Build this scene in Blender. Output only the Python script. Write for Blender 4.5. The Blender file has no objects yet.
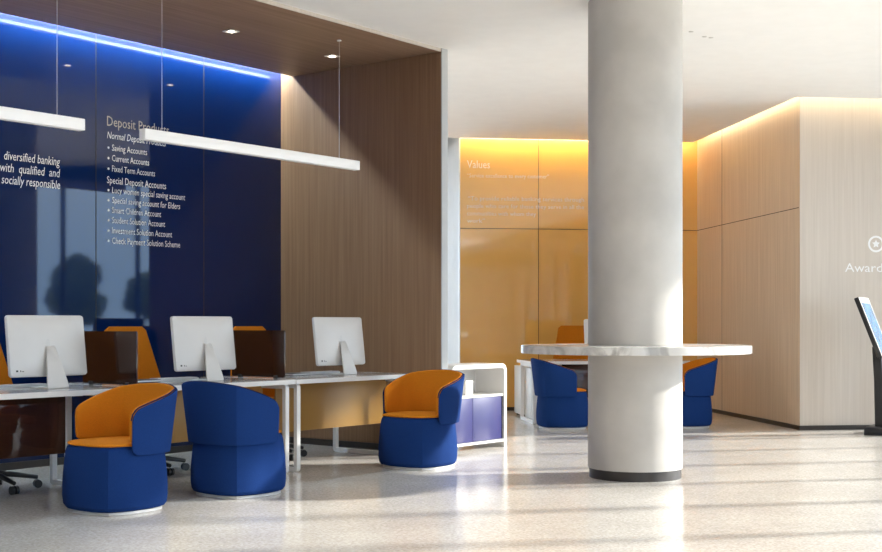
import bpy, bmesh, math, random
from mathutils import Vector, Matrix
random.seed(7)
SC = bpy.context.scene
COL = SC.collection
PI = math.pi

# ------------------------------------------------------------------ camera frame
F, CX, HY, H = 1264.0, 441.0, 324.0, 1.2          # focal length (px), centre column, horizon row, eye height
cam_d = bpy.data.cameras.new('camera'); cam = bpy.data.objects.new('camera', cam_d); COL.objects.link(cam)
cam.location = (0, 0, H); cam.rotation_euler = (PI/2, 0, 0)
cam_d.sensor_width = 36; cam_d.lens = 36*F/882; cam_d.shift_y = (HY-276)/882; cam_d.clip_end = 200
SC.camera = cam
SC.view_settings.view_transform = 'Standard'; SC.view_settings.look = 'None'
SC.view_settings.gamma = 1.0; SC.view_settings.use_curve_mapping = False
SC.view_settings.exposure = 0.5
SC.cycles.max_bounces = 20; SC.cycles.diffuse_bounces = 12; SC.cycles.caustics_reflective = False; SC.cycles.caustics_refractive = False

# two plan grids 45 degrees apart: A (blue bay on the left) and B (orange bay at the back)
AZ = math.radians(52.1)
FA = Matrix.Translation((0, 11.6, 0)) @ Matrix.Rotation(AZ, 4, 'Z')      # x along the blue wall, y towards it
BZ = math.radians(7.1)
FB = Matrix.Translation((4.06, 14.3, 0)) @ Matrix.Rotation(BZ, 4, 'Z')   # origin at the corner of panelled and award walls
FW = Matrix.Identity(4)
def pA(x, y, z=0): return FA @ Vector((x, y, z))
def pB(x, y, z=0): return FB @ Vector((x, y, z))

# ------------------------------------------------------------------ materials
def srgb(r, g, b):
    f = lambda c: (c/255)/12.92 if c/255 <= .04045 else ((c/255+.055)/1.055)**2.4
    return (f(r), f(g), f(b), 1)
def new_mat(name):
    m = bpy.data.materials.new(name); m.use_nodes = True
    nt = m.node_tree; b = nt.nodes['Principled BSDF']
    return m, nt, b
def noise_bump(nt, b, scale, strength, dist=.002, vec=None):
    n = nt.nodes.new('ShaderNodeTexNoise'); n.inputs['Scale'].default_value = scale; n.inputs['Detail'].default_value = 4
    tc = nt.nodes.new('ShaderNodeTexCoord'); nt.links.new(tc.outputs['Object'], n.inputs['Vector'])
    bp = nt.nodes.new('ShaderNodeBump'); bp.inputs['Strength'].default_value = strength; bp.inputs['Distance'].default_value = dist
    nt.links.new(n.outputs['Fac'], bp.inputs['Height']); nt.links.new(bp.outputs['Normal'], b.inputs['Normal'])
    return n
def mix_cols(nt, fac, c1, c2, lo=.35, hi=.65):
    r = nt.nodes.new('ShaderNodeValToRGB')
    r.color_ramp.elements[0].position = lo; r.color_ramp.elements[0].color = c1
    r.color_ramp.elements[1].position = hi; r.color_ramp.elements[1].color = c2
    nt.links.new(fac, r.inputs['Fac']); return r
def plain(name, col, rough=.5, metal=0., spec=.5, vary=.06, scale=6.):
    """a colour with a slight mottling of its own"""
    m, nt, b = new_mat(name)
    tc = nt.nodes.new('ShaderNodeTexCoord'); n = nt.nodes.new('ShaderNodeTexNoise')
    n.inputs['Scale'].default_value = scale; n.inputs['Detail'].default_value = 5
    nt.links.new(tc.outputs['Object'], n.inputs['Vector'])
    c1 = tuple(c*(1-vary) for c in col[:3])+(1,); c2 = tuple(min(1, c*(1+vary)) for c in col[:3])+(1,)
    r = mix_cols(nt, n.outputs['Fac'], c1, c2); nt.links.new(r.outputs['Color'], b.inputs['Base Color'])
    b.inputs['Roughness'].default_value = rough; b.inputs['Metallic'].default_value = metal
    b.inputs['Specular IOR Level'].default_value = spec
    return m
def fabric(name, c):
    m, nt, b = new_mat(name)
    tc = nt.nodes.new('ShaderNodeTexCoord')
    n = nt.nodes.new('ShaderNodeTexNoise'); n.inputs['Scale'].default_value = 260; n.inputs['Detail'].default_value = 3
    nt.links.new(tc.outputs['Object'], n.inputs['Vector'])
    r = mix_cols(nt, n.outputs['Fac'], tuple(x*.86 for x in c[:3])+(1,), tuple(min(1, x*1.14) for x in c[:3])+(1,))
    nt.links.new(r.outputs['Color'], b.inputs['Base Color'])
    b.inputs['Roughness'].default_value = .9; b.inputs['Specular IOR Level'].default_value = .08
    b.inputs['Sheen Weight'].default_value = .0
    bp = nt.nodes.new('ShaderNodeBump'); bp.inputs['Strength'].default_value = .15; bp.inputs['Distance'].default_value = .001
    nt.links.new(n.outputs['Fac'], bp.inputs['Height']); nt.links.new(bp.outputs['Normal'], b.inputs['Normal'])
    return m
def wood(name, c1, c2, axis='z', rough=.42, scale=38):
    m, nt, b = new_mat(name)
    tc = nt.nodes.new('ShaderNodeTexCoord'); mp = nt.nodes.new('ShaderNodeMapping')
    s = {'x': (.03, 1, 1), 'y': (1, .03, 1), 'z': (1, 1, .022)}[axis]
    mp.inputs['Scale'].default_value = tuple(k*scale for k in s)
    nt.links.new(tc.outputs['Object'], mp.inputs['Vector'])
    n = nt.nodes.new('ShaderNodeTexNoise'); n.inputs['Scale'].default_value = 1.0; n.inputs['Detail'].default_value = 6; n.inputs['Distortion'].default_value = .4
    nt.links.new(mp.outputs['Vector'], n.inputs['Vector'])
    r = mix_cols(nt, n.outputs['Fac'], c1, c2, .3, .7); nt.links.new(r.outputs['Color'], b.inputs['Base Color'])
    b.inputs['Roughness'].default_value = rough; b.inputs['Specular IOR Level'].default_value = .4
    return m
def emit(name, col, strength):
    m, nt, b = new_mat(name)
    b.inputs['Base Color'].default_value = (.8, .8, .8, 1)
    b.inputs['Emission Color'].default_value = col; b.inputs['Emission Strength'].default_value = strength
    return m
def gloss_panel(name, col, rough=.06, spec=.5, vary=.04):
    m = plain(name, col, rough, 0, spec, vary, .8)
    return m
def tinted(name, col, clear=.45, sharp=.08):
    """tinted translucent panel: coloured clear glass with some body of its own and a gloss coat"""
    m = bpy.data.materials.new(name); m.use_nodes = True; nt = m.node_tree; nt.nodes.clear()
    out = nt.nodes.new('ShaderNodeOutputMaterial')
    tr = nt.nodes.new('ShaderNodeBsdfTransparent'); tr.inputs['Color'].default_value = tuple(c**.5 for c in col[:3])+(1,)
    df = nt.nodes.new('ShaderNodeBsdfDiffuse'); df.inputs['Color'].default_value = col
    tl = nt.nodes.new('ShaderNodeBsdfTranslucent'); tl.inputs['Color'].default_value = col
    gl = nt.nodes.new('ShaderNodeBsdfGlossy'); gl.inputs['Roughness'].default_value = sharp
    fr = nt.nodes.new('ShaderNodeFresnel'); fr.inputs['IOR'].default_value = 1.45
    a1 = nt.nodes.new('ShaderNodeMixShader'); a1.inputs[0].default_value = .5
    a2 = nt.nodes.new('ShaderNodeMixShader'); a2.inputs[0].default_value = clear
    a3 = nt.nodes.new('ShaderNodeMixShader')
    L = nt.links.new
    L(df.outputs[0], a1.inputs[1]); L(tl.outputs[0], a1.inputs[2])
    L(a1.outputs[0], a2.inputs[1]); L(tr.outputs[0], a2.inputs[2])
    L(fr.outputs[0], a3.inputs[0]); L(a2.outputs[0], a3.inputs[1]); L(gl.outputs[0], a3.inputs[2])
    L(a3.outputs[0], out.inputs['Surface'])
    return m
def pane_mat(name):
    m = bpy.data.materials.new(name); m.use_nodes = True; nt = m.node_tree; nt.nodes.clear()
    out = nt.nodes.new('ShaderNodeOutputMaterial'); mx = nt.nodes.new('ShaderNodeMixShader')
    tr = nt.nodes.new('ShaderNodeBsdfTransparent'); tr.inputs['Color'].default_value = (.96, .98, .98, 1)
    gl = nt.nodes.new('ShaderNodeBsdfGlossy'); gl.inputs['Roughness'].default_value = .02
    fr = nt.nodes.new('ShaderNodeFresnel'); fr.inputs['IOR'].default_value = 1.3
    nt.links.new(fr.outputs[0], mx.inputs[0]); nt.links.new(tr.outputs[0], mx.inputs[1]); nt.links.new(gl.outputs[0], mx.inputs[2])
    nt.links.new(mx.outputs[0], out.inputs['Surface'])
    return m
def terrazzo():
    m, nt, b = new_mat('terrazzo')
    tc = nt.nodes.new('ShaderNodeTexCoord')
    v = nt.nodes.new('ShaderNodeTexVoronoi'); v.inputs['Scale'].default_value = 70
    n = nt.nodes.new('ShaderNodeTexNoise'); n.inputs['Scale'].default_value = 1.3; n.inputs['Detail'].default_value = 6
    n2 = nt.nodes.new('ShaderNodeTexNoise'); n2.inputs['Scale'].default_value = 55; n2.inputs['Detail'].default_value = 4
    for t in (v, n, n2): nt.links.new(tc.outputs['Object'], t.inputs['Vector'])
    chip = mix_cols(nt, v.outputs['Color'], (.61, .575, .53, 1), (.78, .75, .71, 1), .1, .9)
    cloud = mix_cols(nt, n.outputs['Fac'], (.88, .87, .86, 1), (1, 1, 1, 1))
    fine = mix_cols(nt, n2.outputs['Fac'], (.84, .84, .84, 1), (1, 1, 1, 1), .38, .62)
    m1 = nt.nodes.new('ShaderNodeMixRGB'); m1.blend_type = 'MULTIPLY'; m1.inputs[0].default_value = 1
    m2 = nt.nodes.new('ShaderNodeMixRGB'); m2.blend_type = 'MULTIPLY'; m2.inputs[0].default_value = 1
    L = nt.links.new
    L(chip.outputs[0], m1.inputs[1]); L(cloud.outputs[0], m1.inputs[2]); L(m1.outputs[0], m2.inputs[1]); L(fine.outputs[0], m2.inputs[2])
    L(m2.outputs[0], b.inputs['Base Color'])
    b.inputs['Roughness'].default_value = .17; b.inputs['Specular IOR Level'].default_value = .55
    return m
def marble():
    m, nt, b = new_mat('white_marble')
    tc = nt.nodes.new('ShaderNodeTexCoord'); n = nt.nodes.new('ShaderNodeTexNoise')
    n.inputs['Scale'].default_value = 4.5; n.inputs['Detail'].default_value = 8; n.inputs['Distortion'].default_value = 1.2
    nt.links.new(tc.outputs['Object'], n.inputs['Vector'])
    r = mix_cols(nt, n.outputs['Fac'], (.40, .385, .37, 1), (.68, .67, .65, 1), .38, .55); nt.links.new(r.outputs['Color'], b.inputs['Base Color'])
    b.inputs['Roughness'].default_value = .22
    return m

M = {}
M['floor'] = terrazzo()
M['plaster'] = plain('white_plaster', (.90, .895, .885, 1), .8, vary=.012)
M['white_wall'] = plain('white_paint', (.82, .81, .80, 1), .6, vary=.015)
M['end_strip'] = plain('pale_grey_metal', (.46, .47, .47, 1), .5, vary=.01)
M['top_grey'] = plain('light_grey_laminate', (.44, .425, .415, 1), .16, vary=.02)
M['return_wall'] = plain('light_grey_paint', (.76, .755, .75, 1), .7, vary=.015)
M['concrete'] = plain('pale_concrete', (.50, .475, .445, 1), .7, vary=.09, scale=2.2)
M['blue_glass'] = gloss_panel('blue_lacquer', (.0018, .0145, .078, 1), .035, .5)
M['blue_glass'].node_tree.nodes['Principled BSDF'].inputs['IOR'].default_value = 1.62
M['orange_glass'] = gloss_panel('orange_lacquer', (.76, .43, .115, 1), .05, .5)
M['orange_glass'].node_tree.nodes['Principled BSDF'].inputs['IOR'].default_value = 2.0
M['oak'] = wood('wood_veneer_lit', (.55, .425, .31, 1), (.67, .54, .41, 1))  # same wood as the niche wall, tone raised for the light on it
M['wood_shaded'] = wood('wood_veneer_shaded', (.215, .118, .060, 1), (.285, .165, .088, 1), rough=.6)  # same wood again, darkened for the shade in the blue bay
M['dark_wall'] = plain('dark_brown_wall', (.05, .035, .025, 1), .7)
M['soffit'] = wood('soffit_veneer', (.25, .155, .10, 1), (.35, .225, .15, 1), axis='x', rough=.5, scale=24)
M['pale_wood'] = wood('pale_veneer', (.57, .505, .44, 1), (.635, .57, .505, 1), rough=.35)
M['dark'] = plain('dark_skirting', (.035, .028, .024, 1), .45)
M['seam'] = plain('shadow_gap', (.02, .015, .012, 1), .8)
M['blue_fabric'] = fabric('blue_fabric', (.009, .034, .145, 1))
M['orange_fabric'] = fabric('orange_fabric', (.56, .185, .012, 1))
M['navy'] = fabric('navy_piping', (.008, .014, .06, 1))
M['steel'] = plain('brushed_steel', (.72, .71, .70, 1), .3, .85)
M['white_metal'] = plain('white_powder_coat', (.80, .79, .775, 1), .4, vary=.015)
M['white_top'] = plain('white_laminate', (.66, .645, .625, 1), .28, vary=.02)
M['white_plastic'] = plain('white_plastic', (.64, .625, .605, 1), .38, vary=.015)
M['satin'] = plain('satin_grey_metal', (.60, .59, .575, 1), .45, .2)
M['black'] = plain('black_plastic', (.012, .012, .013, 1), .4)
M['screen'] = gloss_panel('dark_display', (.015, .018, .022, 1), .08)
M['kiosk_screen'] = plain('blue_display', (.10, .20, .36, 1), .12, vary=.25, scale=9)
M['smoke'] = tinted('smoked_brown_glass', (.085, .035, .022, 1), .30)
M['amber'] = tinted('amber_glass_sunlit', (.72, .40, .10, 1), .32, .35)  # desk panel glass with the golden sunlight put into its colour
M['brown'] = tinted('amber_glass_shaded', (.17, .07, .04, 1), .5)  # same panel glass, darkened for desks the sun misses
M['violet'] = gloss_panel('violet_blue_lacquer', (.018, .018, .115, 1), .4)
M['marble'] = marble()
M['pane'] = pane_mat('window_glass')
M['alu'] = plain('dark_aluminium', (.06, .065, .075, 1), .4, .5)
M['ground'] = plain('paving', (.60, .585, .56, 1), .9, vary=.1, scale=1)
M['leaf'] = plain('tree_leaves', (.035, .06, .028, 1), .8, vary=.5, scale=5)
M['bark'] = plain('tree_bark', (.07, .05, .035, 1), .9, vary=.3, scale=9)
M['letter_white'] = plain('white_lettering', (.86, .86, .86, 1), .5, vary=.01)
M['letter_sand'] = plain('sand_lettering', (.44, .40, .35, 1), .5, vary=.01)
M['letter_pale'] = plain('cream_lettering', (.86, .78, .70, 1), .5, vary=.01)
M['led_cool'] = emit('cool_led', (.78, .93, 1, 1), 120)
M['led_cool_soft'] = emit('cool_led_line', (.80, .92, 1, 1), 6)
M['led_warm'] = emit('warm_led', (1, .82, .54, 1), 13)
M['led_amber'] = emit('amber_led', (1, .86, .50, 1), 36)
M['pendant'] = emit('pendant_diffuser', (1, .97, .92, 1), .12)
M['spot'] = emit('downlight_lens', (1, .86, .66, 1), 12)

# ------------------------------------------------------------------ mesh helpers
def tag(o, label=None, cat=None, group=None, kind=None):
    for k, v in (('label', label), ('category', cat), ('group', group), ('kind', kind)):
        if v: o[k] = v
    return o
def link(name, bm, mat, parent=None, mw=None, smooth=None, recalc=True):
    me = bpy.data.meshes.new(name)
    if recalc: bmesh.ops.recalc_face_normals(bm, faces=bm.faces)
    bm.to_mesh(me); bm.free()
    if mat: me.materials.append(mat)
    if smooth is not None:
        for p in me.polygons: p.use_smooth = True
        me.set_sharp_from_angle(angle=math.radians(smooth))
    o = bpy.data.objects.new(name, me); COL.objects.link(o)
    if parent: o.parent = parent
    if mw is not None: o.matrix_world = mw
    return o
def empty(name, mw): 
    o = bpy.data.objects.new(name, None); COL.objects.link(o); o.empty_display_size = .1
    o.matrix_world = mw; return o
def add_box(bm, x0, x1, y0, y1, z0, z1, bev=0, seg=2, mat=None):
    g = bmesh.ops.create_cube(bm, size=1)
    vs = g['verts']
    for v in vs:
        v.co = Vector((x0+(v.co.x+.5)*(x1-x0), y0+(v.co.y+.5)*(y1-y0), z0+(v.co.z+.5)*(z1-z0)))
    if bev:
        es = list({e for v in vs for e in v.link_edges})
        r = bmesh.ops.bevel(bm, geom=es, offset=bev, segments=seg, affect='EDGES', profile=.5)
        vs = list({v for f in r['faces'] for v in f.verts} | {v for v in vs if v.is_valid})
    if mat is not None: bmesh.ops.transform(bm, matrix=mat, verts=[v for v in vs if v.is_valid])
    return vs
def box(name, x, y, z, mat, parent=None, mw=None, bev=0, seg=2):
    bm = bmesh.new(); add_box(bm, *x, *y, *z, bev, seg)
    return link(name, bm, mat, parent, mw, 35 if bev else None)
def add_loft(bm, rings, cap=True, closed=True):
    """rings: lists of points of one length"""
    R = [[bm.verts.new(p) for p in r] for r in rings]
    n = len(R[0])
    for a, b in zip(R[:-1], R[1:]):
        for i in range(n if closed else n-1):
            j = (i+1) % n
            bm.faces.new((a[i], a[j], b[j], b[i]))
    if cap:
        bm.faces.new(R[0][::-1]); bm.faces.new(R[-1])
    return R
def circle(r, z, n=48, cx=0, cy=0): return [Vector((cx+r*math.cos(2*PI*i/n), cy+r*math.sin(2*PI*i/n), z)) for i in range(n)]
def add_lathe(bm, prof, n=48, cx=0, cy=0, cap=True):
    add_loft(bm, [circle(max(r, 1e-4), z, n, cx, cy) for r, z in prof], cap)
def add_tube(bm, pts, r, n=8, cap=True, flat=1.0):
    pts = [Vector(p) for p in pts]; rings = []
    for i, p in enumerate(pts):
        t = (pts[min(i+1, len(pts)-1)]-pts[max(i-1, 0)]).normalized()
        up = Vector((0, 0, 1)) if abs(t.z) < .95 else Vector((1, 0, 0))
        a = t.cross(up).normalized(); b = t.cross(a).normalized()
        rr = r[i] if isinstance(r, (list, tuple)) else r
        rings.append([p + a*rr*math.cos(2*PI*k/n) + b*rr*flat*math.sin(2*PI*k/n) for k in range(n)])
    add_loft(bm, rings, cap)
def add_prism(bm, poly, z0, z1):
    a = [bm.verts.new((p[0], p[1], z0)) for p in poly]; b = [bm.verts.new((p[0], p[1], z1)) for p in poly]
    n = len(poly)
    for i in range(n): bm.faces.new((a[i], a[(i+1) % n], b[(i+1) % n], b[i]))
    bm.faces.new(a[::-1]); bm.faces.new(b)
def rounded(x0, x1, y0, y1, r, n=6):
    """closed 2-D outline of a rounded rectangle"""
    out = []
    for cx, cy, a0 in ((x1-r, y1-r, 0), (x0+r, y1-r, PI/2), (x0+r, y0+r, PI), (x1-r, y0+r, 1.5*PI)):
        out += [(cx+r*math.cos(a0+PI/2*k/n), cy+r*math.sin(a0+PI/2*k/n)) for k in range(n+1)]
    return out
def add_loop_frame(bm, x0, x1, y0, y1, z0, z1, t, r=.05):
    """a closed loop of flat bar standing in the y-z plane, from x0 to x1"""
    o = rounded(y0, y1, z0, z1, r); i = rounded(y0+t, y1-t, z0+t, z1-t, max(r-t, .006))
    V = [[bm.verts.new((x, p[0], p[1])) for p in q] for x in (x0, x1) for q in (o, i)]
    oa, ia, ob, ib = V; n = len(o)
    for k in range(n):
        j = (k+1) % n
        bm.faces.new((oa[k], oa[j], ia[j], ia[k])); bm.faces.new((ob[k], ib[k], ib[j], ob[j]))
        bm.faces.new((oa[k], ob[k], ob[j], oa[j])); bm.faces.new((ia[k], ia[j], ib[j], ib[k]))
def struct(o, label=None):
    o['kind'] = 'structure'
    if label: o['label'] = label
    return o
def dup(root, mw, label, group=None):
    r = root.copy(); COL.objects.link(r); r.matrix_world = mw; r['label'] = label
    if group: r['group'] = group
    for ch in list(root.children):
        c = ch.copy(); COL.objects.link(c); c.parent = r
        for g in list(ch.children):
            d = g.copy(); COL.objects.link(d); d.parent = c
    return r
def at(Fm, x, y, z=0, rot=0): return Fm @ Matrix.Translation((x, y, z)) @ Matrix.Rotation(rot, 4, 'Z')

# ------------------------------------------------------------------ the shell
CZ, RZ = 3.73, 4.05          # ceiling underside, top of the walls
WX = 6.5                     # window wall
struct(box('floor', (-12.2, WX+.15), (-12.2, 21.2), (-.12, 0), M['floor']), 'polished pale terrazzo floor')
struct(box('ground', (-40, 70), (-40, 60), (-.3, -.125), M['ground']), 'pale paving outside the windows')
# blue bay
struct(box('wall_left', (-14, 0), (2.065, 2.2), (0, RZ), M['blue_glass'], mw=FA), 'glossy deep blue panelled wall')
wl = bpy.data.objects['wall_left']
for k, s in enumerate((-1.03, -2.27, -3.51, -4.75)):
    box('panel_seam', (s-.004, s+.004), (2.0635, 2.066), (.06, RZ), M['seam'], wl, FA)
struct(box('wall_niche', (0, .06), (0, 2.2), (0, RZ), M['wood_shaded'], mw=FA), 'brown vertical grain wood wall ending the blue bay')
struct(box('trim_1', (0, .085), (-.012, 0), (0, CZ), M['end_strip'], mw=FA), 'pale edge strip on the end of the brown wood wall')
struct(box('wall_niche_back', (.06, .085), (0, 9), (0, RZ), M['white_wall'], mw=FA))
struct(box('baseboard_left', (-14, -.012), (2.05, 2.064), (0, .06), M['dark'], mw=FA))
struct(box('baseboard_niche', (-.012, -.0005), (.0, 2.05), (0, .06), M['dark'], mw=FA))
so = struct(box('ceiling_soffit', (-14, -.0005), (.012, 1.90), (3.70, 3.86), M['soffit'], mw=FA), 'dark wood soffit over the blue bay')
struct(box('trim_2', (-14, -.0005), (0, .012), (3.70, 3.74), M['pale_wood'], mw=FA), 'thin pale edge of the wood soffit')
# orange bay
struct(box('wall_right', (0, .1), (.001, 3.72), (0, RZ), M['oak'], mw=FB), 'wood panelled wall right of the orange wall')
struct(box('wall_awards', (.001, 2.46), (0, .1), (0, RZ), M['pale_wood'], mw=FB), 'pale wood wall at the right')
struct(box('wall_back', (-3.38, 0), (3.575, 3.7), (0, RZ), M['orange_glass'], mw=FB), 'glossy orange panelled wall')
struct(box('wall_return', (-3.38, -3.26), (3.70, 7.2), (0, RZ), M['return_wall'], mw=FB), 'white return wall beside the orange wall')
struct(box('trim_3', (-3.392, -3.38), (3.57, 3.7), (0, RZ), M['white_metal'], mw=FB))
wb, wr, wa = bpy.data.objects['wall_back'], bpy.data.objects['wall_right'], bpy.data.objects['wall_awards']
for s in (-2.28, -1.04): box('panel_seam', (s-.004, s+.004), (3.5735, 3.576), (.05, RZ), M['seam'], wb, FB)
box('panel_seam', (-3.38, -.001), (3.5735, 3.576), (2.516, 2.524), M['seam'], wb, FB)
box('panel_seam', (-.0015, .001), (.03, 3.57), (2.516, 2.524), M['seam'], wr, FB)
box('panel_seam', (-.0015, .001), (2.556, 2.564), (.05, RZ), M['seam'], wr, FB)
struct(box('baseboard_right', (-.012, -.0005), (-.012, 3.56), (0, .05), M['dark'], mw=FB))
struct(box('baseboard_awards', (-.012, 2.44), (-.012, -.0005), (0, .05), M['dark'], mw=FB))
struct(box('baseboard_back', (-3.38, -.013), (3.562, 3.5745), (0, .05), M['dark'], mw=FB))
# ceiling with light slots along the bays
cp = [pA(-14, .0), pA(.06, .0), pA(.06, 8), Vector((-6.2, 21)), pB(-3.58, 7.2), pB(-3.58, 3.335), pB(-.13, 3.335), pB(-.13, -.2), pB(2.43, -.2), Vector((WX, 14.3)), Vector((WX, -2)), Vector((2.2, -2)), Vector((2.2, -12)), Vector((-9, -12))]
bm = bmesh.new(); add_prism(bm, [(p[0], p[1]) for p in cp], CZ, 3.87)
struct(link('ceiling', bm, M['plaster']), 'smooth white ceiling')
struct(box('ceiling_roof', (-12.2, WX+.15), (-2, 21.2), (RZ, RZ+.12), M['plaster']))
struct(box('ceiling_roof', (-12.2, 2.2), (-12.2, -2.0), (RZ, RZ+.12), M['plaster']))  # roof left open beside this slab to let fill light into the hall
struct(box('wall_upstand', (2.2, WX), (-2, -1.9), (3.87, RZ), M['white_wall']))
struct(box('wall_far', (.4, WX+.15), (21, 21.2), (0, RZ), M['white_wall']))
w3 = struct(box('window_3', (-12, .4), (21, 21.15), (3.55, RZ), M['alu']), 'dark framed window wall behind the blue bay')
for k in range(9): box('mullion', (-10.5+k*1.35, -10.44+k*1.35), (21.01, 21.14), (0, 3.55), M['alu'], w3)
box('pane', (-12, .4), (21.07, 21.08), (0, 3.55), M['pane'], w3)
w4 = struct(box('window_4', (-12.15, -12), (15.2, 21), (3.55, RZ), M['alu']))
box('pane', (-12.08, -12.07), (15.2, 21), (0, 3.55), M['pane'], w4)
struct(box('wall_west', (-12.2, -12), (-12.2, 15.2), (0, RZ), M['dark_wall']))
struct(box('wall_near', (-12, .5), (-12.2, -12), (0, RZ), M['dark_wall']))
w2 = struct(box('window_fill', (.5, WX+.15), (-12.2, -12), (3.45, RZ), M['alu']), 'added window wall behind the viewer, for fill daylight')  # unseen window added behind the camera to bring in front fill light
for k in range(6): box('mullion', (.5+k*1.19, .58+k*1.19), (-12.15, -12.02), (0, 3.45), M['alu'], w2)
box('pane', (.58, WX), (-12.1, -12.09), (0, 3.45), M['pane'], w2)
struct(box('wall_east', (WX, WX+.15), (14.62, 21), (0, RZ), M['white_wall']))
# window wall on the right, outside the frame: it lights the hall and shows in the blue wall
win = struct(box('window_1', (WX, WX+.15), (-12, 14.62), (3.45, 3.73), M['alu']), 'dark framed window wall')
box('upper_band', (WX, WX+.15), (-12, 14.62), (3.73, RZ), M['white_wall'], win)
box('window_sill', (WX, WX+.15), (-12, 14.62), (0, .08), M['alu'], win)
y = 13.87
while y > -12:
    box('mullion', (WX+.01, WX+.14), (y-.04, y+.04), (.08, 3.45), M['alu'], win)
    y -= 1.16
box('pane', (WX+.07, WX+.08), (-12, 14.62), (.08, 3.45), M['pane'], win)

# column
bm = bmesh.new(); CXc, CYc, CR = 1.526, 9.94, .367
add_lathe(bm, [(CR, .075), (CR, 3.87)], 96, CXc, CYc)
col = struct(link('column', bm, M['concrete'], smooth=40), 'round pale concrete column')
bm = bmesh.new(); add_lathe(bm, [(CR-.008, 0), (CR-.008, .075)], 96, CXc, CYc)
bl = link('base_ring', bm, M['dark'], col, smooth=40); bl['label'] = 'dark recessed ring at the foot'

# ------------------------------------------------------------------ round counter on the column
def ring(bm, prof_in_out, n, cx, cy):
    R = [[bm.verts.new((cx+r*math.cos(2*PI*i/n), cy+r*math.sin(2*PI*i/n), z)) for i in range(n)] for r, z in prof_in_out]
    for k in range(len(R)):
        a, b = R[k], R[(k+1) % len(R)]
        for i in range(n):
            j = (i+1) % n; bm.faces.new((a[i], a[j], b[j], b[i]))
bm = bmesh.new()
ring(bm, [(CR+.003, .972), (.893, .972), (.895, .974), (.895, 1.032), (.893, 1.034), (CR+.003, 1.034)], 128, 0, 0)
ct = link('round_counter', bm, M['marble'], mw=Matrix.Translation((CXc, CYc, 0)), smooth=30)
tag(ct, 'round white marble counter ringing the concrete column', 'counter')

# ------------------------------------------------------------------ cove lights
def led(name, Fm, boxes, label, group=None):
    t = empty(name, Fm @ Matrix.Translation((boxes[0][0][0], boxes[0][1][0], boxes[0][2][0])))
    for x, y, z, m in boxes: box('led_strip', x, y, z, m, t, Fm)
    tag(t, label, 'cove light', group); return t
led('cove_light', FA, [((-13, -.002), (1.9005, 1.906), (3.716, 3.742), M['led_cool_soft']), ((-13, -.002), (1.9005, 1.908), (3.80, 3.835), M['led_cool']), ((-13, -.002), (2.035, 2.06), (3.84, 3.856), M['led_cool'])], 'cool strip light in the slot above the blue wall')
led('cove_light', FB, [((-3.40, -.16), (3.336, 3.346), (3.80, 3.83), M['led_amber'])], 'amber strip light in the slot above the orange wall')
led('cove_light', FB, [((-.129, -.122), (-.15, 3.30), (3.80, 3.83), M['led_warm'])], 'warm strip light above the brown panelled wall')
led('cove_light', FB, [((-.1, 2.40), (-.199, -.190), (3.80, 3.83), M['led_warm'])], 'warm strip light above the pale awards wall')

# ------------------------------------------------------------------ downlights
def downlight(mw, label, grp, s=.055):
    t = empty('downlight', mw)
    bm = bmesh.new()
    o = rounded(-s, s, -s, s, .008, 3); i = rounded(-s+.018, s-.018, -s+.018, s-.018, .005, 3)
    rings = []
    for q, z in ((o, 0), (o, -.006), (i, -.006), (i, 0)): rings.append([Vector((p[0], p[1], z)) for p in q])
    R = add_loft(bm, rings, cap=False)
    link('frame', bm, M['white_metal'], t)
    bm = bmesh.new(); add_lathe(bm, [(.028, -.004), (.028, -.0005)], 24)
    link('lens', bm, M['spot'], t)
    for c in t.children: c.matrix_parent_inverse = Matrix(); c.matrix_basis = Matrix()
    tag(t, label, 'downlight', grp); return t
d0 = downlight(at(FA, -1.738, .917, 3.6995), 'square recessed downlight in the wood soffit above the two pendants', 'soffit downlights')
downlight(at(FA, -.474, .917, 3.6995), 'square recessed downlight in the wood soffit near the brown wood wall', 'soffit downlights')
for px, py, lab in ((691, 31.5, 'first'), (704.5, 36.5, 'middle'), (711, 37.5, 'last')):
    Y = (CZ-H)*F/(HY-py); X = (px-CX)/F*Y
    bm = bmesh.new(); add_lathe(bm, [(.022, -.004), (.018, -.008), (.006, -.009)], 20)
    o = link('ceiling_sensor', bm, M['white_plastic'], mw=Matrix.Translation((X, Y, CZ+.003)), smooth=30)
    tag(o, f'tiny white ceiling fitting, {lab} of three from the column', 'ceiling fitting', 'ceiling fittings right of the column')

# ------------------------------------------------------------------ pendants
def pendant(x0, x1, wires, label):
    t = empty('pendant_light', at(FA, x0, .42, 2.575))
    box('light_bar', (x0, x1), (.385, .455), (2.575, 2.657), M['pendant'], t, FA, bev=.004)
    for w in wires:
        bm = bmesh.new(); p = [(w, .42, 2.657), (w, .42, 3.699)]; add_tube(bm, p, .0022, 6)
        wv = link('suspension_wire', bm, M['steel'], t, FA)
        bm = bmesh.new(); add_lathe(bm, [(.02, 3.69), (.02, 3.6995)], 16, w, .42)
        link('ceiling_cap', bm, M['white_metal'], t, FA)
    tag(t, label, 'pendant light', 'linear pendant lights')
pendant(-3.087, -.683, (-.92, -2.90), 'long white bar pendant across the lettering and the brown wood wall')
pendant(-6.0, -3.62, (-3.83, -5.76), 'white bar pendant cut by the left edge of the photo')

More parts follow.
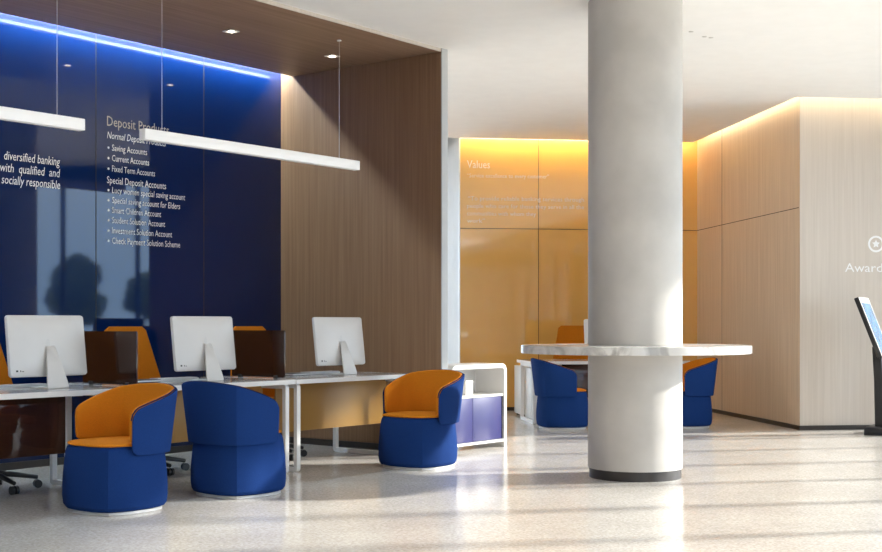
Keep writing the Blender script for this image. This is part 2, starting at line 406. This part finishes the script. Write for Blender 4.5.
# ------------------------------------------------------------------ tub chairs
def side_curve(n=14, turn=33):
    pts = [(0., 0.)]; ts = [k/n for k in range(n+1)]
    for a, b in zip(ts[:-1], ts[1:]):
        t = (a+b)/2; s = max(0, (t-.12)/.88); s = s*s*(3-2*s)*.6+s*.4
        ph = math.radians(turn)*s
        pts.append((pts[-1][0]-math.sin(ph)/n, pts[-1][1]+math.cos(ph)/n))
    # x = a + px, y = py, with x == y at the corner
    a = pts[-1][1]-pts[-1][0]
    return [((a+p[0])/pts[-1][1], p[1]/pts[-1][1]) for p in pts]      # corner at (1, 1)
SIDE = side_curve(14, 31)
def plan(c, n=14):
    """closed outline with a soft crease at each corner; c = corner half-coordinate"""
    c *= .955
    full = [(x, -y) for x, y in SIDE[::-1]] + [(x, y) for x, y in SIDE[1:]]
    out = []
    for q in range(4):
        ca, sa = math.cos(q*PI/2), math.sin(q*PI/2)
        out += [(c*(x*ca-y*sa), c*(x*sa+y*ca)) for x, y in full[:-1]]
    return out
def make_tub(label, mw, group):
    t = empty('tub_chair', mw)
    # plinth
    bm = bmesh.new()
    add_loft(bm, [[Vector((x, y, z)) for x, y in plan(c)] for c, z in ((.205, .0), (.220, .002), (.220, .020))])
    link('plinth', bm, M['satin'], t, smooth=20)['label'] = 'thin metal plinth'
    bm = bmesh.new()
    prof = ((.210, .0205), (.230, .027), (.242, .05), (.247, .10), (.247, .17), (.243, .25), (.237, .33), (.231, .39), (.225, .415), (.214, .428))
    add_loft(bm, [[Vector((x, y, z)) for x, y in plan(c)] for c, z in prof])
    link('base', bm, M['blue_fabric'], t, smooth=20)
    bm = bmesh.new()
    prof = ((.210, .4285), (.221, .431), (.2235, .437), (.220, .445), (.203, .452), (.15, .456), (.07, .458), (.01, .459))
    add_loft(bm, [[Vector((x, y, z)) for x, y in plan(c)] for c, z in prof])
    link('seat_cushion', bm, M['orange_fabric'], t, smooth=25)['label'] = 'orange seat cushion'
    # wrap-around back: outer blue shell and inner orange lining; front of the chair is +x
    P = plan(1.0); n = len(P)                       # starts at corner (1,-1) going up the +x side
    k = len(SIDE)-1
    xe = .10
    def path(c):
        pts = [Vector((x*c, y*c, 0)) for x, y in P]
        seq = pts[2*k:] + pts[:1]                   # corner (1,1) round the back to corner (1,-1)
        inner = [p for p in seq if p.x <= xe]
        i0 = seq.index(inner[0]); i1 = seq.index(inner[-1])
        def cut(a, b): f = (xe-a.x)/(b.x-a.x); return a.lerp(b, f)
        s = cut(seq[i0-1], seq[i0]); e = cut(seq[i1], seq[i1+1])
        line = [s]+inner+[e]
        # resample finer near the ends
        out = []
        for a, b in zip(line[:-1], line[1:]):
            m = max(1, int((b-a).length/.012)); out += [a.lerp(b, j/m) for j in range(m)]
        return out+[line[-1]]
    def shell(c0, c1, zb, dz):
        A_, B_ = path(c0), path(c1)
        N = len(B_)
        L = [0.]
        for a, b in zip(B_[:-1], B_[1:]): L.append(L[-1]+(b-a).length)
        rings, tops = [], []
        for i in range(N):
            b = B_[i]; a = A_[min(range(len(A_)), key=lambda q: abs(q/(len(A_)-1)-i/(N-1)))]
            fa = i/(N-1)*(len(A_)-1); q = min(int(fa), len(A_)-2); a = A_[q].lerp(A_[q+1], fa-q)
            d = min(L[i], L[-1]-L[i])
            half = L[-1]/2; dc = abs(L[i]-half); zt = .805+dz-(.03*min(1, dc/.27)**2 + max(0, dc-.27)*.36)
            lo = zb
            R1, R2 = .06, .045
            if d < R1: zt -= R1-math.sqrt(max(0, R1*R1-(R1-d)**2))
            if d < R2: lo += R2-math.sqrt(max(0, R2*R2-(R2-d)**2))
            w = 1.0
            if d < .014: w = math.sqrt(max(.05, 1-(1-d/.014)**2))
            mid = (a+b)/2; hv = (b-a)/2*w
            r = min(hv.length, .012); flare = hv.normalized()
            def pt(s, z):                             # outward lean: wider at the top
                ln = (z-.37)/.43*.052*min(1, max(.25, (.12-b.x)/.3))
                p = mid+flare*s+Vector((b.x, b.y, 0)).normalized()*ln; return Vector((p.x, p.y, z))
            hw = hv.length; ringp = []
            for cxs, czs, a0 in ((hw-r, zt-r, 0), (-hw+r, zt-r, PI/2), (-hw+r, lo+r, PI), (hw-r, lo+r, 1.5*PI)):
                for m in range(4):
                    an = a0+PI/2*m/3; ringp.append(pt(cxs+r*math.cos(an), czs+r*math.sin(an)))
            zs = [ringp[-1].z+(ringp[0].z-ringp[-1].z)*f for f in (.33, .66)]
            for z in zs: ringp.append(pt(hw, z))
            rings.append(ringp); tops.append((pt(hw-.004, zt-.002), pt(0, zt)))
        bm = bmesh.new(); add_loft(bm, rings)
        return bm, tops, rings
    b1, tops, rg = shell(.2475, .2585, .372, 0)
    link('back_shell', b1, M['blue_fabric'], t, smooth=22)
    b2, tops2, rg2 = shell(.2265, .2470, .446, .002)
    link('back_lining', b2, M['orange_fabric'], t, smooth=22)['label'] = 'orange inner lining'
    bm = bmesh.new(); add_tube(bm, [(a+b)/2 + Vector((0, 0, -.001)) for (_, a), (_, b) in zip(tops, tops2) ], .0045, 6) if len(tops) == len(tops2) else add_tube(bm, [a for a, _ in tops], .004, 6)
    link('piping', bm, M['navy'], t)['label'] = 'dark navy piping'
    # dark channel under the shell where it meets the base
    tag(t, label, 'chair', group)
    return t
G = 'blue and orange tub chairs'
def chmat(X, Y, ang): return Matrix.Translation((X, Y, 0)) @ Matrix.Rotation(ang, 4, 'Z')
tub = make_tub('nearest tub chair with orange seat and inner back showing, by the left edge', chmat(-2.106, 8.17, AZ+PI), G)
dup(tub, chmat(-1.432, 8.94, AZ), 'tub chair seen from behind as all navy blue, in front of the middle desk', G)
dup(tub, chmat(-.193, 10.63, AZ+PI), 'sunlit tub chair with orange inner back beside the white shelf unit', G)
dup(tub, at(FB, -2.60, .63, 0, 0), 'far tub chair just left of the concrete column, its blue back to the left', G)
dup(tub, at(FB, -1.14, .62, 0, PI), 'far tub chair right of the column under the marble counter edge', G)

# ------------------------------------------------------------------ desks
def make_desk(mw, L, D, label, group, panel, pmat, zt=.752, py=.28, divider_at=None):
    t = empty('desk', mw)
    box('desktop', (.0035, L-.0035), (.0035, D), (zt-.034, zt), M['top_grey'], t, mw)['label'] = 'light grey top surface'
    box('edge_band', (0, L), (0, .003), (zt-.036, zt+.0005), M['white_top'], t, mw)['label'] = 'white front edge'
    for x in (0, L-.003): box('edge_band', (x, x+.003), (.0032, D), (zt-.036, zt+.0005), M['white_top'], t, mw)['label'] = 'white end edge'
    for x in (.04, L-.08):
        bm = bmesh.new(); add_loop_frame(bm, x, x+.04, .035, D-.04, 0, zt-.036, .036, .03)
        link('leg_frame', bm, M['white_metal'], t, mw, 30)
    box('crossbeam', (.085, L-.085), (D*.55, D*.55+.04), (zt-.075, zt-.036), M['white_metal'], t, mw)
    if panel:
        p = box('modesty_panel', panel, (py, py+.012), (.30, zt-.036), pmat, t, mw, bev=.002)
        p['label'] = 'see-through tinted panel hung under the top'
        for x in (panel[0]+.18, panel[1]-.18):
            box('panel_bracket', (x-.02, x+.02), (py+.012, py+.03), (zt-.07, zt-.036), M['black'], t, mw)
    tag(t, label, 'desk', group); return t
DG = 'white desks along the blue wall'
DESK = [(-1.84, 1.55, 'white desk nearest the brown wood wall, amber panel below', (.07, 1.48), M['amber']),
        (-3.395, 1.55, 'white desk in the middle, behind the all-blue chair back', (.07, 1.48), M['amber']),
        (-4.95, 1.55, 'white desk cut by the left edge of the photo, dark panel below', (.07, 1.14), M['brown'])]
for x, L, lab, pn, pm in DESK:
    make_desk(at(FA, x, .04), L-.005, 1.0, lab, DG, pn, pm, py=.31)
# desk at the orange wall
make_desk(at(FB, -2.87, 1.16), 1.97, .90, 'long white desk before the orange wall, half hidden by the column', None, (.45, 1.55), M['brown'], py=.30)

# desktop dividers
def divider(x, y0, label):
    mw = at(FA, x, y0, .7525)
    t = empty('desk_divider', mw)
    bm = bmesh.new(); q = rounded(0, .62, .012, .395, .015, 4)
    add_loft(bm, [[Vector((xx, a, b)) for a, b in q] for xx in (-.006, .006)])
    link('screen_panel', bm, M['smoke'], t, mw, 30)
    for yy in (.10, .52):
        box('clamp', (-.014, .014), (yy-.02, yy+.02), (0, .03), M['black'], t, mw, bev=.002)
    tag(t, label, 'desk divider', 'smoked glass desk dividers')
divider(-1.842, .17, 'smoked brown glass divider between the two desks nearest the brown wood wall')
divider(-3.397, .09, 'smoked brown glass divider standing in front of the tall orange office chair')

# ------------------------------------------------------------------ all-in-one computers (seen from the back)
def make_computer(mw, label, group):
    """local: x along the screen, +y is the side the user sits; z=0 at the desk"""
    t = empty('all_in_one_computer', mw)
    tilt = Matrix.Translation((0, 0, .30)) @ Matrix.Rotation(math.radians(-7), 4, 'X') @ Matrix.Translation((0, 0, -.30))
    W, Hh = .315, .215; zc = .295
    bm = bmesh.new()
    rings = []
    for s, yy, r in ((.985, .016, .02), (1, .013, .022), (1, .002, .022), (.985, -.010, .02), (.90, -.020, .03), (.62, -.030, .05), (.3, -.034, .05), (.02, -.035, .003)):
        q = rounded(-W*s, W*s, zc-Hh*s, zc+Hh*s, min(r, Hh*s*.9), 5); rings.append([Vector((a, yy, b)) for a, b in q])
    add_loft(bm, rings); bmesh.ops.transform(bm, matrix=tilt, verts=bm.verts)
    h = link('housing', bm, M['white_plastic'], t, mw, 30)
    bm = bmesh.new(); q = rounded(-W*.95, W*.95, zc-Hh*.80, zc+Hh*.93, .008, 3)
    add_loft(bm, [[Vector((a, yy, b)) for a, b in q] for yy in (.0165, .0175)]); bmesh.ops.transform(bm, matrix=tilt, verts=bm.verts)
    link('display', bm, M['screen'], t, mw)['label'] = 'dark glass display'
    bm = bmesh.new()                                  # L-shaped stand: sloped plate then foot
    sec = [(-.030, .30, .030), (-.050, .285, .036), (-.088, .17, .058), (-.125, .05, .080), (-.135, .010, .086)]
    th = Vector((0, .012, .006))
    rings = [[Vector((-w, y_, z_)), Vector((w, y_, z_)), Vector((w, y_+th.y, z_+th.z)), Vector((-w, y_+th.y, z_+th.z))] for y_, z_, w in sec]
    add_loft(bm, rings)
    link('stand', bm, M['white_plastic'], t, mw, 40)
    box('foot_plate', (-.084, .084), (-.136, .08), (.0005, .010), M['white_plastic'], t, mw, bev=.003)
    bm = bmesh.new(); add_lathe(bm, [(.012, 0), (.016, .004)], 20)
    bmesh.ops.transform(bm, matrix=tilt @ Matrix.Translation((-.02, -.0365, .31)) @ Matrix.Rotation(PI/2, 4, 'X') @ Matrix.Scale(1.9, 4, (0, 1, 0)), verts=bm.verts)
    link('cable_slot', bm, M['satin'], t, mw, 30)['label'] = 'grey cable opening'
    for a, w in ((-.268, .016), (-.240, .008), (-.222, .014)):
        bm = bmesh.new(); add_box(bm, a-w/2, a+w/2, -.023, -.014, zc-Hh*.84, zc-Hh*.84+.012); bmesh.ops.transform(bm, matrix=tilt, verts=bm.verts)
        link('port', bm, M['black'], t, mw)['label'] = 'small dark port'
    tag(t, label, 'computer', group); return t
CG = 'white computers with their backs to us'
pc = make_computer(at(FA, -3.855, .50, .7525), 'white all-in-one computer cut by the left edge, its back towards us', CG)
def dup_pc(mw, lab): return dup(pc, mw, lab, CG)
for o in list(pc.children): pass
dup_pc(at(FA, -2.41, .50, .7525), 'white all-in-one computer on the middle desk before the blue wall')
dup_pc(at(FA, -.83, .50, .7525), 'white all-in-one computer against the brown wood wall')
dup_pc(at(FB, -1.79, 1.60, .7525), 'white computer mostly hidden behind the column')

# keyboards and the dark objects beside them
def keyboard(x, y, label):
    mw = at(FA, x, y, .7525); t = empty('keyboard', mw)
    bm = bmesh.new()
    rings = [[Vector((a, b, z+(.006 if False else 0))) for a, b in rounded(-.21*s, .21*s, -.06*s, .06*s, .012, 3)] for s, z in ((.99, 0), (1, .003), (1, .016), (.99, .019))]
    add_loft(bm, rings); link('case', bm, M['white_plastic'], t, mw, 30)
    bm = bmesh.new()
    for r in range(5):
        for c in range(14):
            add_box(bm, -.198+c*.0285, -.198+c*.0285+.025, -.05+r*.0205, -.05+r*.0205+.017, .0185, .0225)
    link('keys', bm, M['white_plastic'], t, mw)
    tag(t, label, 'keyboard', 'white keyboards on the desks')
keyboard(-3.95, .70, 'white keyboard at the left edge under the first computer')
keyboard(-2.548, .70, 'white keyboard on the middle desk, beside the tall orange chair back')
keyboard(-.87, .70, 'white keyboard on the desk by the brown wood wall')
def notebook(x, y, label):
    mw = at(FA, x, y, .7525); t = empty('notebook', mw)
    box('cover', (-.11, .11), (-.08, .08), (0, .004), M['black'], t, mw, bev=.001)
    box('page_block', (-.106, .107), (-.077, .077), (.0045, .016), M['white_plastic'], t, mw)
    box('cover', (-.11, .11), (-.08, .08), (.0165, .0205), M['black'], t, mw, bev=.001)
    tag(t, label, 'notebook', 'flat black notebooks')
notebook(-1.227, .66, 'flat black item on the desk by the brown wood wall, left of the keyboard')
notebook(-2.89, .66, 'flat black item on the middle desk beside the tall orange chair')

# ------------------------------------------------------------------ office chairs
def make_office(mw, label, group):
    """faces -y (towards the desk)"""
    t = empty('office_chair', mw)
    for k in range(5):
        a = 2*PI*k/5-1.658; c, s = math.cos(a), math.sin(a)
        bm = bmesh.new(); add_tube(bm, [(c*.03, s*.03, .125), (c*.17, s*.17, .105), (c*.32, s*.32, .078)], [.024, .02, .015], 10)
        lg = link('leg', bm, M['black'], t, mw, 40)
        bm = bmesh.new()
        for off in (-.016, .016):
            m = Matrix.Translation((c*.32-s*off, s*.32+c*off, .03)) @ Matrix.Rotation(a, 4, 'Z') @ Matrix.Rotation(PI/2, 4, 'X')
            g = bmesh.ops.create_cone(bm, cap_ends=True, segments=20, radius1=.03, radius2=.03, depth=.02, matrix=m)
        link('caster', bm, M['black'], lg, mw, 40)
    bm = bmesh.new(); add_lathe(bm, [(.05, .10), (.045, .14), (.028, .15), (.026, .38), (.06, .39), (.07, .42)], 24)
    link('gas_column', bm, M['black'], t, mw, 30)
    bm = bmesh.new()
    rings = [[Vector((a, b, z)) for a, b in rounded(-.25*s, .25*s, -.24*s, .24*s, .09*s, 6)] for s, z in ((.8, .42), (.97, .43), (1, .455), (.99, .48))]
    add_loft(bm, rings); link('seat_pan', bm, M['blue_fabric'], t, mw, 30)['label'] = 'blue underside of the seat'
    bm = bmesh.new()
    rings = [[Vector((a, b, z)) for a, b in rounded(-.25*s, .25*s, -.24*s, .24*s, .09*s, 6)] for s, z in ((.97, .481), (1, .50), (.97, .525), (.85, .535), (.4, .54))]
    add_loft(bm, rings); link('seat_cushion', bm, M['orange_fabric'], t, mw, 30)['label'] = 'orange seat cushion'
    def back(y0, th, grow, top=1.18):
        rings = []
        for i in range(22):
            f = i/21; z = .50+f*(top-.5)
            hw = (.30+.01*math.sin(PI*f) if z < .72 else .305-(z-.72)/.46*.105)*.96+grow
            e = min((top-z)/.035, 1); hw -= .03*(1-math.sqrt(max(0, 1-(1-e)**2)))
            yc = y0+.10*f
            cur = []
            for q in range(13):
                u = -1+2*q/12; cur.append(Vector((u*hw, yc-.085*(1-.5*f)*u*u, z)))
            edge = 1-.55*max(0, 1-min((top+.005-z)/.03, 1)) - .5*max(0, 1-(z-.49)/.03)
            bk = [p+Vector((0, th*edge, 0)) for p in cur[::-1]]
            rings.append(cur+bk)
        bm = bmesh.new(); add_loft(bm, rings); return bm
    link('backrest', back(.205, .03, 0), M['orange_fabric'], t, mw, 35)['label'] = 'tall orange backrest'
    link('back_shell', back(.236, .012, -.02, 1.12), M['blue_fabric'], t, mw, 35)['label'] = 'blue rear of the backrest'
    bm = bmesh.new(); add_tube(bm, [(0, .05, .40), (0, .24, .41), (0, .29, .50), (0, .30, .66)], [.025, .025, .022, .018], 10, flat=1.4)
    link('back_support', bm, M['black'], t, mw, 40)
    tag(t, label, 'office chair', group); return t
OG = 'orange office chairs behind the desks'
oc = make_office(at(FA, -1.17, 1.03), 'orange office chair peeking over the divider nearest the brown wood wall', OG)
dup(oc, at(FA, -2.55, 1.03), 'orange office chair whose tall back shows beside the left divider', OG)
dup(oc, at(FA, -3.95, 1.03), 'orange office chair at the left edge, black wheels showing under the desk', OG)
dup(oc, at(FB, -1.95, 2.62), 'orange office chair behind the far desk, beside the column', OG)

# ------------------------------------------------------------------ white shelf unit
def shelf_unit():
    mw = at(FA, .12, -.03); t = empty('shelf_unit', mw)
    L, D, Hh, th, r = .89, .36, .816, .042, .075
    # arch: two sides and the top in one bent board
    def arch(x0, x1, zt, r):
        out = [(x0, 0)]
        for k in range(9): a = PI-PI/2*k/8; out.append((x0+r+r*math.cos(a), zt-r+r*math.sin(a)))
        for k in range(9): a = PI/2-PI/2*k/8; out.append((x1-r+r*math.cos(a), zt-r+r*math.sin(a)))
        return out+[(x1, 0)]
    o, i = arch(0, L, Hh, r), arch(th, L-th, Hh-th, r-th)
    bm = bmesh.new()
    prof = o+i[::-1]
    V = [[bm.verts.new((a, yy, b)) for a, b in prof] for yy in (0, D)]
    n = len(o); m = len(prof)
    for k in range(m): bm.faces.new((V[0][k], V[0][(k+1) % m], V[1][(k+1) % m], V[1][k]))
    for v, s in ((V[0], 1), (V[1], -1)):
        for k in range(n-1):
            q = (v[k], v[k+1], v[m-2-k], v[m-1-k]); bm.faces.new(q[::s])
    link('carcass', bm, M['white_top'], t, mw, 30)
    box('shelf_board', (th, L-th), (.012, D-.01), (.50, .522), M['white_top'], t, mw)
    box('bottom_board', (th, L-th), (.004, D-.01), (.055, .08), M['white_top'], t, mw)
    box('back_panel', (th, L-th), (D-.0095, D), (.055, Hh-th), M['white_top'], t, mw)
    for x0, x1 in ((th+.002, .356), (.360, L-th-.018)):
        box('door', (x0, x1), (.020, .038), (.082, .498), M['violet'], t, mw, bev=.002)['label'] = 'glossy violet-blue door'
    box('filler_strip', (L-th-.016, L-th-.001), (.022, .038), (.082, .498), M['black'], t, mw)
    tag(t, 'low white shelf unit with rounded corner and violet-blue doors', 'shelf unit')
shelf_unit()
mw = at(FA, .12+.46, .15, .5225); t = empty('white_box', mw)
bm = bmesh.new(); add_loft(bm, [[Vector((a, b, z)) for a, b in rounded(-.06, .06, -.045, .045, .008, 3)] for z in (0, .115)])
link('body', bm, M['white_plastic'], t, mw, 30)
bm = bmesh.new(); add_loft(bm, [[Vector((a*s, b*s, z)) for a, b in rounded(-.061, .061, -.046, .046, .01, 3)] for s, z in ((1, .1155), (1, .128), (.95, .134))])
link('lid', bm, M['white_plastic'], t, mw, 30)
tag(t, 'small white box standing on the open shelf of the unit', 'box')

# pedestals at the far desk
def pedestal(x0, x1, y0, y1, label):
    mw = at(FB, x0, y0); t = empty('drawer_pedestal', mw); w, d = x1-x0, y1-y0
    box('body', (0, w), (.018, d), (.03, .655), M['white_metal'], t, mw, bev=.003)
    for z0, z1 in ((.035, .30), (.305, .49), (.495, .65)):
        dr = box('drawer', (.004, w-.004), (0, .0175), (z0, z1), M['white_metal'], t, mw, bev=.002)
        box('handle', (w*.35, w*.65), (-.012, -.0005), (z1-.04, z1-.03), M['steel'], dr, mw)
    for x in (.04, w-.04):
        for y_ in (.05, d-.04):
            bm = bmesh.new(); add_lathe(bm, [(.018, 0), (.018, .0295)], 16, x, y_); link('foot', bm, M['black'], t, mw, 30)
    tag(t, label, 'drawer pedestal', 'white pedestals by the far desk')
pedestal(-2.775, -2.40, 1.56, 2.0, 'white drawer pedestal under the left end of the far desk')
pedestal(-2.76, -2.35, 2.35, 2.82, 'white drawer pedestal behind the far desk close to the orange wall')

# ------------------------------------------------------------------ kiosk at the right edge
def kiosk():
    Y = 14.0; mw = Matrix.Translation((4.72, 13.58, 0)) @ Matrix.Rotation(math.radians(60), 4, 'Z')
    # local -y is the front; the panel leans back
    t = empty('touch_kiosk', mw)
    box('base_plate', (0, .50), (-.12, .17), (0, .085), M['black'], t, mw, bev=.006)
    bm = bmesh.new(); rings = [[Vector((a, b+yy, z)) for a, b in rounded(.15, .35, -.05, .05, .02, 3)] for z, yy in ((.0855, .04), (.6, .05), (.95, .07))]
    add_loft(bm, rings); link('post', bm, M['black'], t, mw, 30)
    lean = Matrix.Translation((0, -.02, .84)) @ Matrix.Rotation(math.radians(-21), 4, 'X')
    bm = bmesh.new(); add_box(bm, 0, .50, 0, .05, 0, .70, .006); bmesh.ops.transform(bm, matrix=lean, verts=bm.verts)
    p = link('display_housing', bm, M['black'], t, mw, 30)
    bm = bmesh.new(); add_box(bm, .006, .494, -.003, -.0004, .006, .694); bmesh.ops.transform(bm, matrix=lean, verts=bm.verts)
    link('bezel', bm, M['white_plastic'], t, mw)['label'] = 'white screen surround'
    bm = bmesh.new(); add_box(bm, .03, .47, -.0045, -.0032, .04, .63); bmesh.ops.transform(bm, matrix=lean, verts=bm.verts)
    link('touch_screen', bm, M['kiosk_screen'], t, mw)['label'] = 'blue touch screen'
    tag(t, 'black leaning touch screen kiosk cut by the right edge', 'kiosk')
kiosk()

# ------------------------------------------------------------------ lettering
def letters(txt, mat, mw, x, z, width, height, parent, y, name='line_lettering', shear=0., right=False, split=0):
    """flat letters on a wall plane (local x along it, front towards -y), left end x, baseline z"""
    cu = bpy.data.curves.new('lettering', 'FONT'); cu.body = txt; cu.extrude = .0; cu.shear = shear; cu.resolution_u = 2; cu.size = 1
    o = bpy.data.objects.new('tmp', cu); COL.objects.link(o)
    bpy.context.view_layer.update()
    me = bpy.data.meshes.new_from_object(o.evaluated_get(bpy.context.evaluated_depsgraph_get()))
    bpy.data.objects.remove(o)
    xs = [v.co.x for v in me.vertices]; w = max(xs)-min(xs); x0 = min(xs)
    k = height/.70
    sx = width/w if width else k
    for v in me.vertices:
        px = (v.co.x-x0)*sx; pz = v.co.y*k
        v.co = Vector((x+px-(w*sx if right else 0), y, z+pz))
    me.materials.append(mat); me.name = name
    if split:
        bm = bmesh.new(); bm.from_mesh(me); bm.verts.ensure_lookup_table()
        iv = sorted((min(v.co.x for v in f.verts), max(v.co.x for v in f.verts), f.index) for f in bm.faces)
        groups, end = [], None
        for a, b, i in iv:
            if end is None or a-end > split: groups.append([])
            groups[-1].append(i); end = b if end is None else max(end, b)
        bm.free()
        for g in groups:
            b2 = bmesh.new(); b2.from_mesh(me); b2.faces.ensure_lookup_table(); gs = set(g)
            bmesh.ops.delete(b2, geom=[f for f in b2.faces if f.index not in gs], context='FACES')
            link('word_lettering', b2, mat, parent, mw, recalc=False)
        return None
    ob = bpy.data.objects.new(name, me); COL.objects.link(ob); ob.parent = parent; ob.matrix_world = mw
    return ob
def a_col(px, yl=2.063):
    k = (px-CX)/F                     # x on the blue wall under pixel column px
    o = FA @ Vector((0, yl, 0)); d = FA.to_3x3() @ Vector((1, 0, 0))
    return (k*o.y-o.x)/(d.x-k*d.y)
def a_z(px, py, yl=2.063): return H+(HY-py)/F*(FA @ Vector((a_col(px, yl), yl, 0))).y
def b_col(px, yl):
    k = (px-CX)/F; o = FB @ Vector((0, yl, 0)); d = FB.to_3x3() @ Vector((1, 0, 0))
    return (k*o.y-o.x)/(d.x-k*d.y)
def b_z(px, py, yl): return H+(HY-py)/F*(FB @ Vector((b_col(px, yl), yl, 0))).y
t = empty('wall_sign', at(FA, -2.15, 2.06, 1.9))
rows = [('Deposit Products', 107, 169, 125.5, .088, 'letter_sand', 0, 'heading_lettering'),
        ('Normal Deposit Products', 107, 166, 138.2, .062, 'letter_white', .25, 'subheading_lettering'),
        ('Saving Accounts', 112, 147, 150.6, .056, 'letter_white', 0, 'line_lettering'),
        ('Current Accounts', 112, 149, 161.0, .056, 'letter_white', 0, 'line_lettering'),
        ('Fixed Term Accounts', 112, 155, 171.5, .056, 'letter_white', 0, 'line_lettering'),
        ('Special Deposit Accounts', 107, 166, 183.0, .062, 'letter_white', 0, 'subheading_lettering'),
        ('Lucy women special saving account', 112, 185, 193.0, .056, 'letter_white', .1, 'line_lettering'),
        ('Special saving account for Elders', 112, 180, 203.0, .056, 'letter_white', .1, 'line_lettering'),
        ('Smart Children Account', 112, 161, 213.0, .056, 'letter_white', 0, 'line_lettering'),
        ('Student Solution Account', 112, 165, 223.0, .056, 'letter_white', 0, 'line_lettering'),
        ('Investment Solution Account', 112, 172, 233.3, .056, 'letter_white', 0, 'line_lettering'),
        ('Check Payment Solution Scheme', 112, 180, 243.5, .056, 'letter_white', 0, 'line_lettering')]
for txt, l, r, yb, hh, mt, sh, nm in rows:
    xl, xr = a_col(l), a_col(r); z = a_z(l, yb)
    letters(txt, M[mt], FA, xl, z, xr-xl, hh, t, 2.0622, nm, sh)
    if l == 112:
        bm = bmesh.new(); add_lathe(bm, [(.011, 0), (.011, .001)], 14)
        bmesh.ops.transform(bm, matrix=Matrix.Translation((a_col(108.5), 2.063, z+.022)) @ Matrix.Rotation(PI/2, 4, 'X'), verts=bm.verts)
        link('bullet', bm, M['letter_white'], t, FA)
tag(t, 'white list lettering on the blue wall under the Deposit Products heading', 'wall sign')
t = empty('wall_sign', at(FA, -2.9, 2.06, 2.3))
for txt, yb, wd in (('diversified banking', 165.8, 4), ('with  qualified  and', 177.4, 0), ('socially responsible', 189.0, 1.5)):
    letters(txt, M['letter_white'], FA, a_col(60), a_z(60, yb), a_col(60)-a_col(wd), .072, t, 2.0622, 'line_lettering', .15, True, .03 if 'qualified' in txt else 0)
tag(t, 'three lines of white lettering on the blue wall, cut by the left edge', 'wall sign')
t = empty('wall_sign', at(FB, -3.2, 3.57, 2.6))
YB = 3.5722
for txt, l, r, yb, hh, nm in (('Values', 467, 490, 168, .11, 'heading_lettering'),
        ('“Service excellence to every customer”', 467, 549, 177.3, .055, 'subheading_lettering'),
        ('“To provide reliable banking services through', 468, 584, 200.3, .058, 'line_lettering'),
        ('people who care for those they serve in all the', 467, 584, 207.8, .058, 'line_lettering'),
        ('communities with whom they', 467, 536, 215.3, .058, 'line_lettering'),
        ('work”', 467, 485, 222.6, .058, 'line_lettering')):
    letters(txt, M['letter_pale'], FB, b_col(l, YB), b_z(l, yb, YB), b_col(r, YB)-b_col(l, YB), hh, t, YB, nm, split=.02 if ('Service' in txt or 'communities' in txt) else 0)
tag(t, 'pale lettering on the upper part of the orange wall', 'wall sign')
t = empty('wall_sign', at(FB, .6, -.002, 1.7))
YB = -.0025
letters('Awards', M['letter_white'], FB, b_col(845, YB), b_z(845, 271.8, YB), b_col(888, YB)-b_col(845, YB), .10, t, YB, 'heading_lettering')
xc, zc = b_col(876, YB), b_z(876, 244, YB)
bm = bmesh.new()
n = 40; R = [[bm.verts.new((xc+r*math.cos(2*PI*i/n), YB, zc+r*math.sin(2*PI*i/n))) for i in range(n)] for r in (.072, .095)]
for i in range(n): bm.faces.new((R[0][i], R[0][(i+1) % n], R[1][(i+1) % n], R[1][i]))
link('emblem_ring', bm, M['letter_white'], t, FB)
bm = bmesh.new(); vs = [bm.verts.new((xc+(.05 if k % 2 == 0 else .024)*math.sin(PI*k/5), YB, zc+(.05 if k % 2 == 0 else .024)*math.cos(PI*k/5))) for k in range(10)]
bm.faces.new(vs); link('emblem_star', bm, M['letter_white'], t, FB)
tag(t, 'white Awards lettering and round emblem on the pale wood wall', 'wall sign')

# ------------------------------------------------------------------ trees outside (mirrored in the blue wall)
def tree(X, Y, h, r, label):
    mw = Matrix.Translation((X, Y, -.125)); t = empty('tree', mw)
    bm = bmesh.new(); add_tube(bm, [(0, 0, 0), (.03, 0, h*.3), (0, .03, h*.6)], [.09, .07, .04], 10); link('trunk', bm, M['bark'], t, mw, 40)
    bm = bmesh.new()
    for k in range(9):
        a = k*2.4; d = r*.55*(k/8)**.5; rr = r*(.62-.03*k)
        m = Matrix.Translation((math.cos(a)*d, math.sin(a)*d, h-r*.9+r*.5*math.sin(k*1.7)))
        g = bmesh.ops.create_icosphere(bm, subdivisions=3, radius=rr, matrix=m)
        for v in g['verts']: v.co += (v.co-m.translation).normalized()*random.uniform(-.16, .16)*rr
    cr = link('crown', bm, M['leaf'], t, mw); cr['kind'] = 'stuff'
    tag(t, label, 'tree', 'trees outside the window')
tree(27, 9.9, 3.3, 1.05, 'dark tree outside, mirrored larger in the blue wall near the left edge')
tree(28, 12.0, 2.9, .75, 'smaller dark tree outside, mirrored in the blue wall under the lettering')

# ------------------------------------------------------------------ light
w = bpy.data.worlds.new('world'); SC.world = w; w.use_nodes = True
nt = w.node_tree; bg = nt.nodes['Background']
tc = nt.nodes.new('ShaderNodeTexCoord'); sx = nt.nodes.new('ShaderNodeSeparateXYZ'); nt.links.new(tc.outputs['Generated'], sx.inputs[0])
rmp = mix_cols(nt, sx.outputs['Z'], (.36, .52, .74, 1), (.945, .975, 1, 1), .04, .42)
nt.links.new(rmp.outputs['Color'], bg.inputs['Color']); bg.inputs['Strength'].default_value = 4.0
sl = bpy.data.lights.new('sun', 'SUN'); so_ = bpy.data.objects.new('sun', sl); COL.objects.link(so_)
sl.energy = 7.8; sl.angle = math.radians(2.2); sl.color = (1, .935, .86)
el = math.radians(22); d = Vector((-.982*math.cos(el), -.187*math.cos(el), -math.sin(el)))
so_.rotation_euler = d.to_track_quat('-Z', 'Y').to_euler(); so_.location = (20, 14, 9)
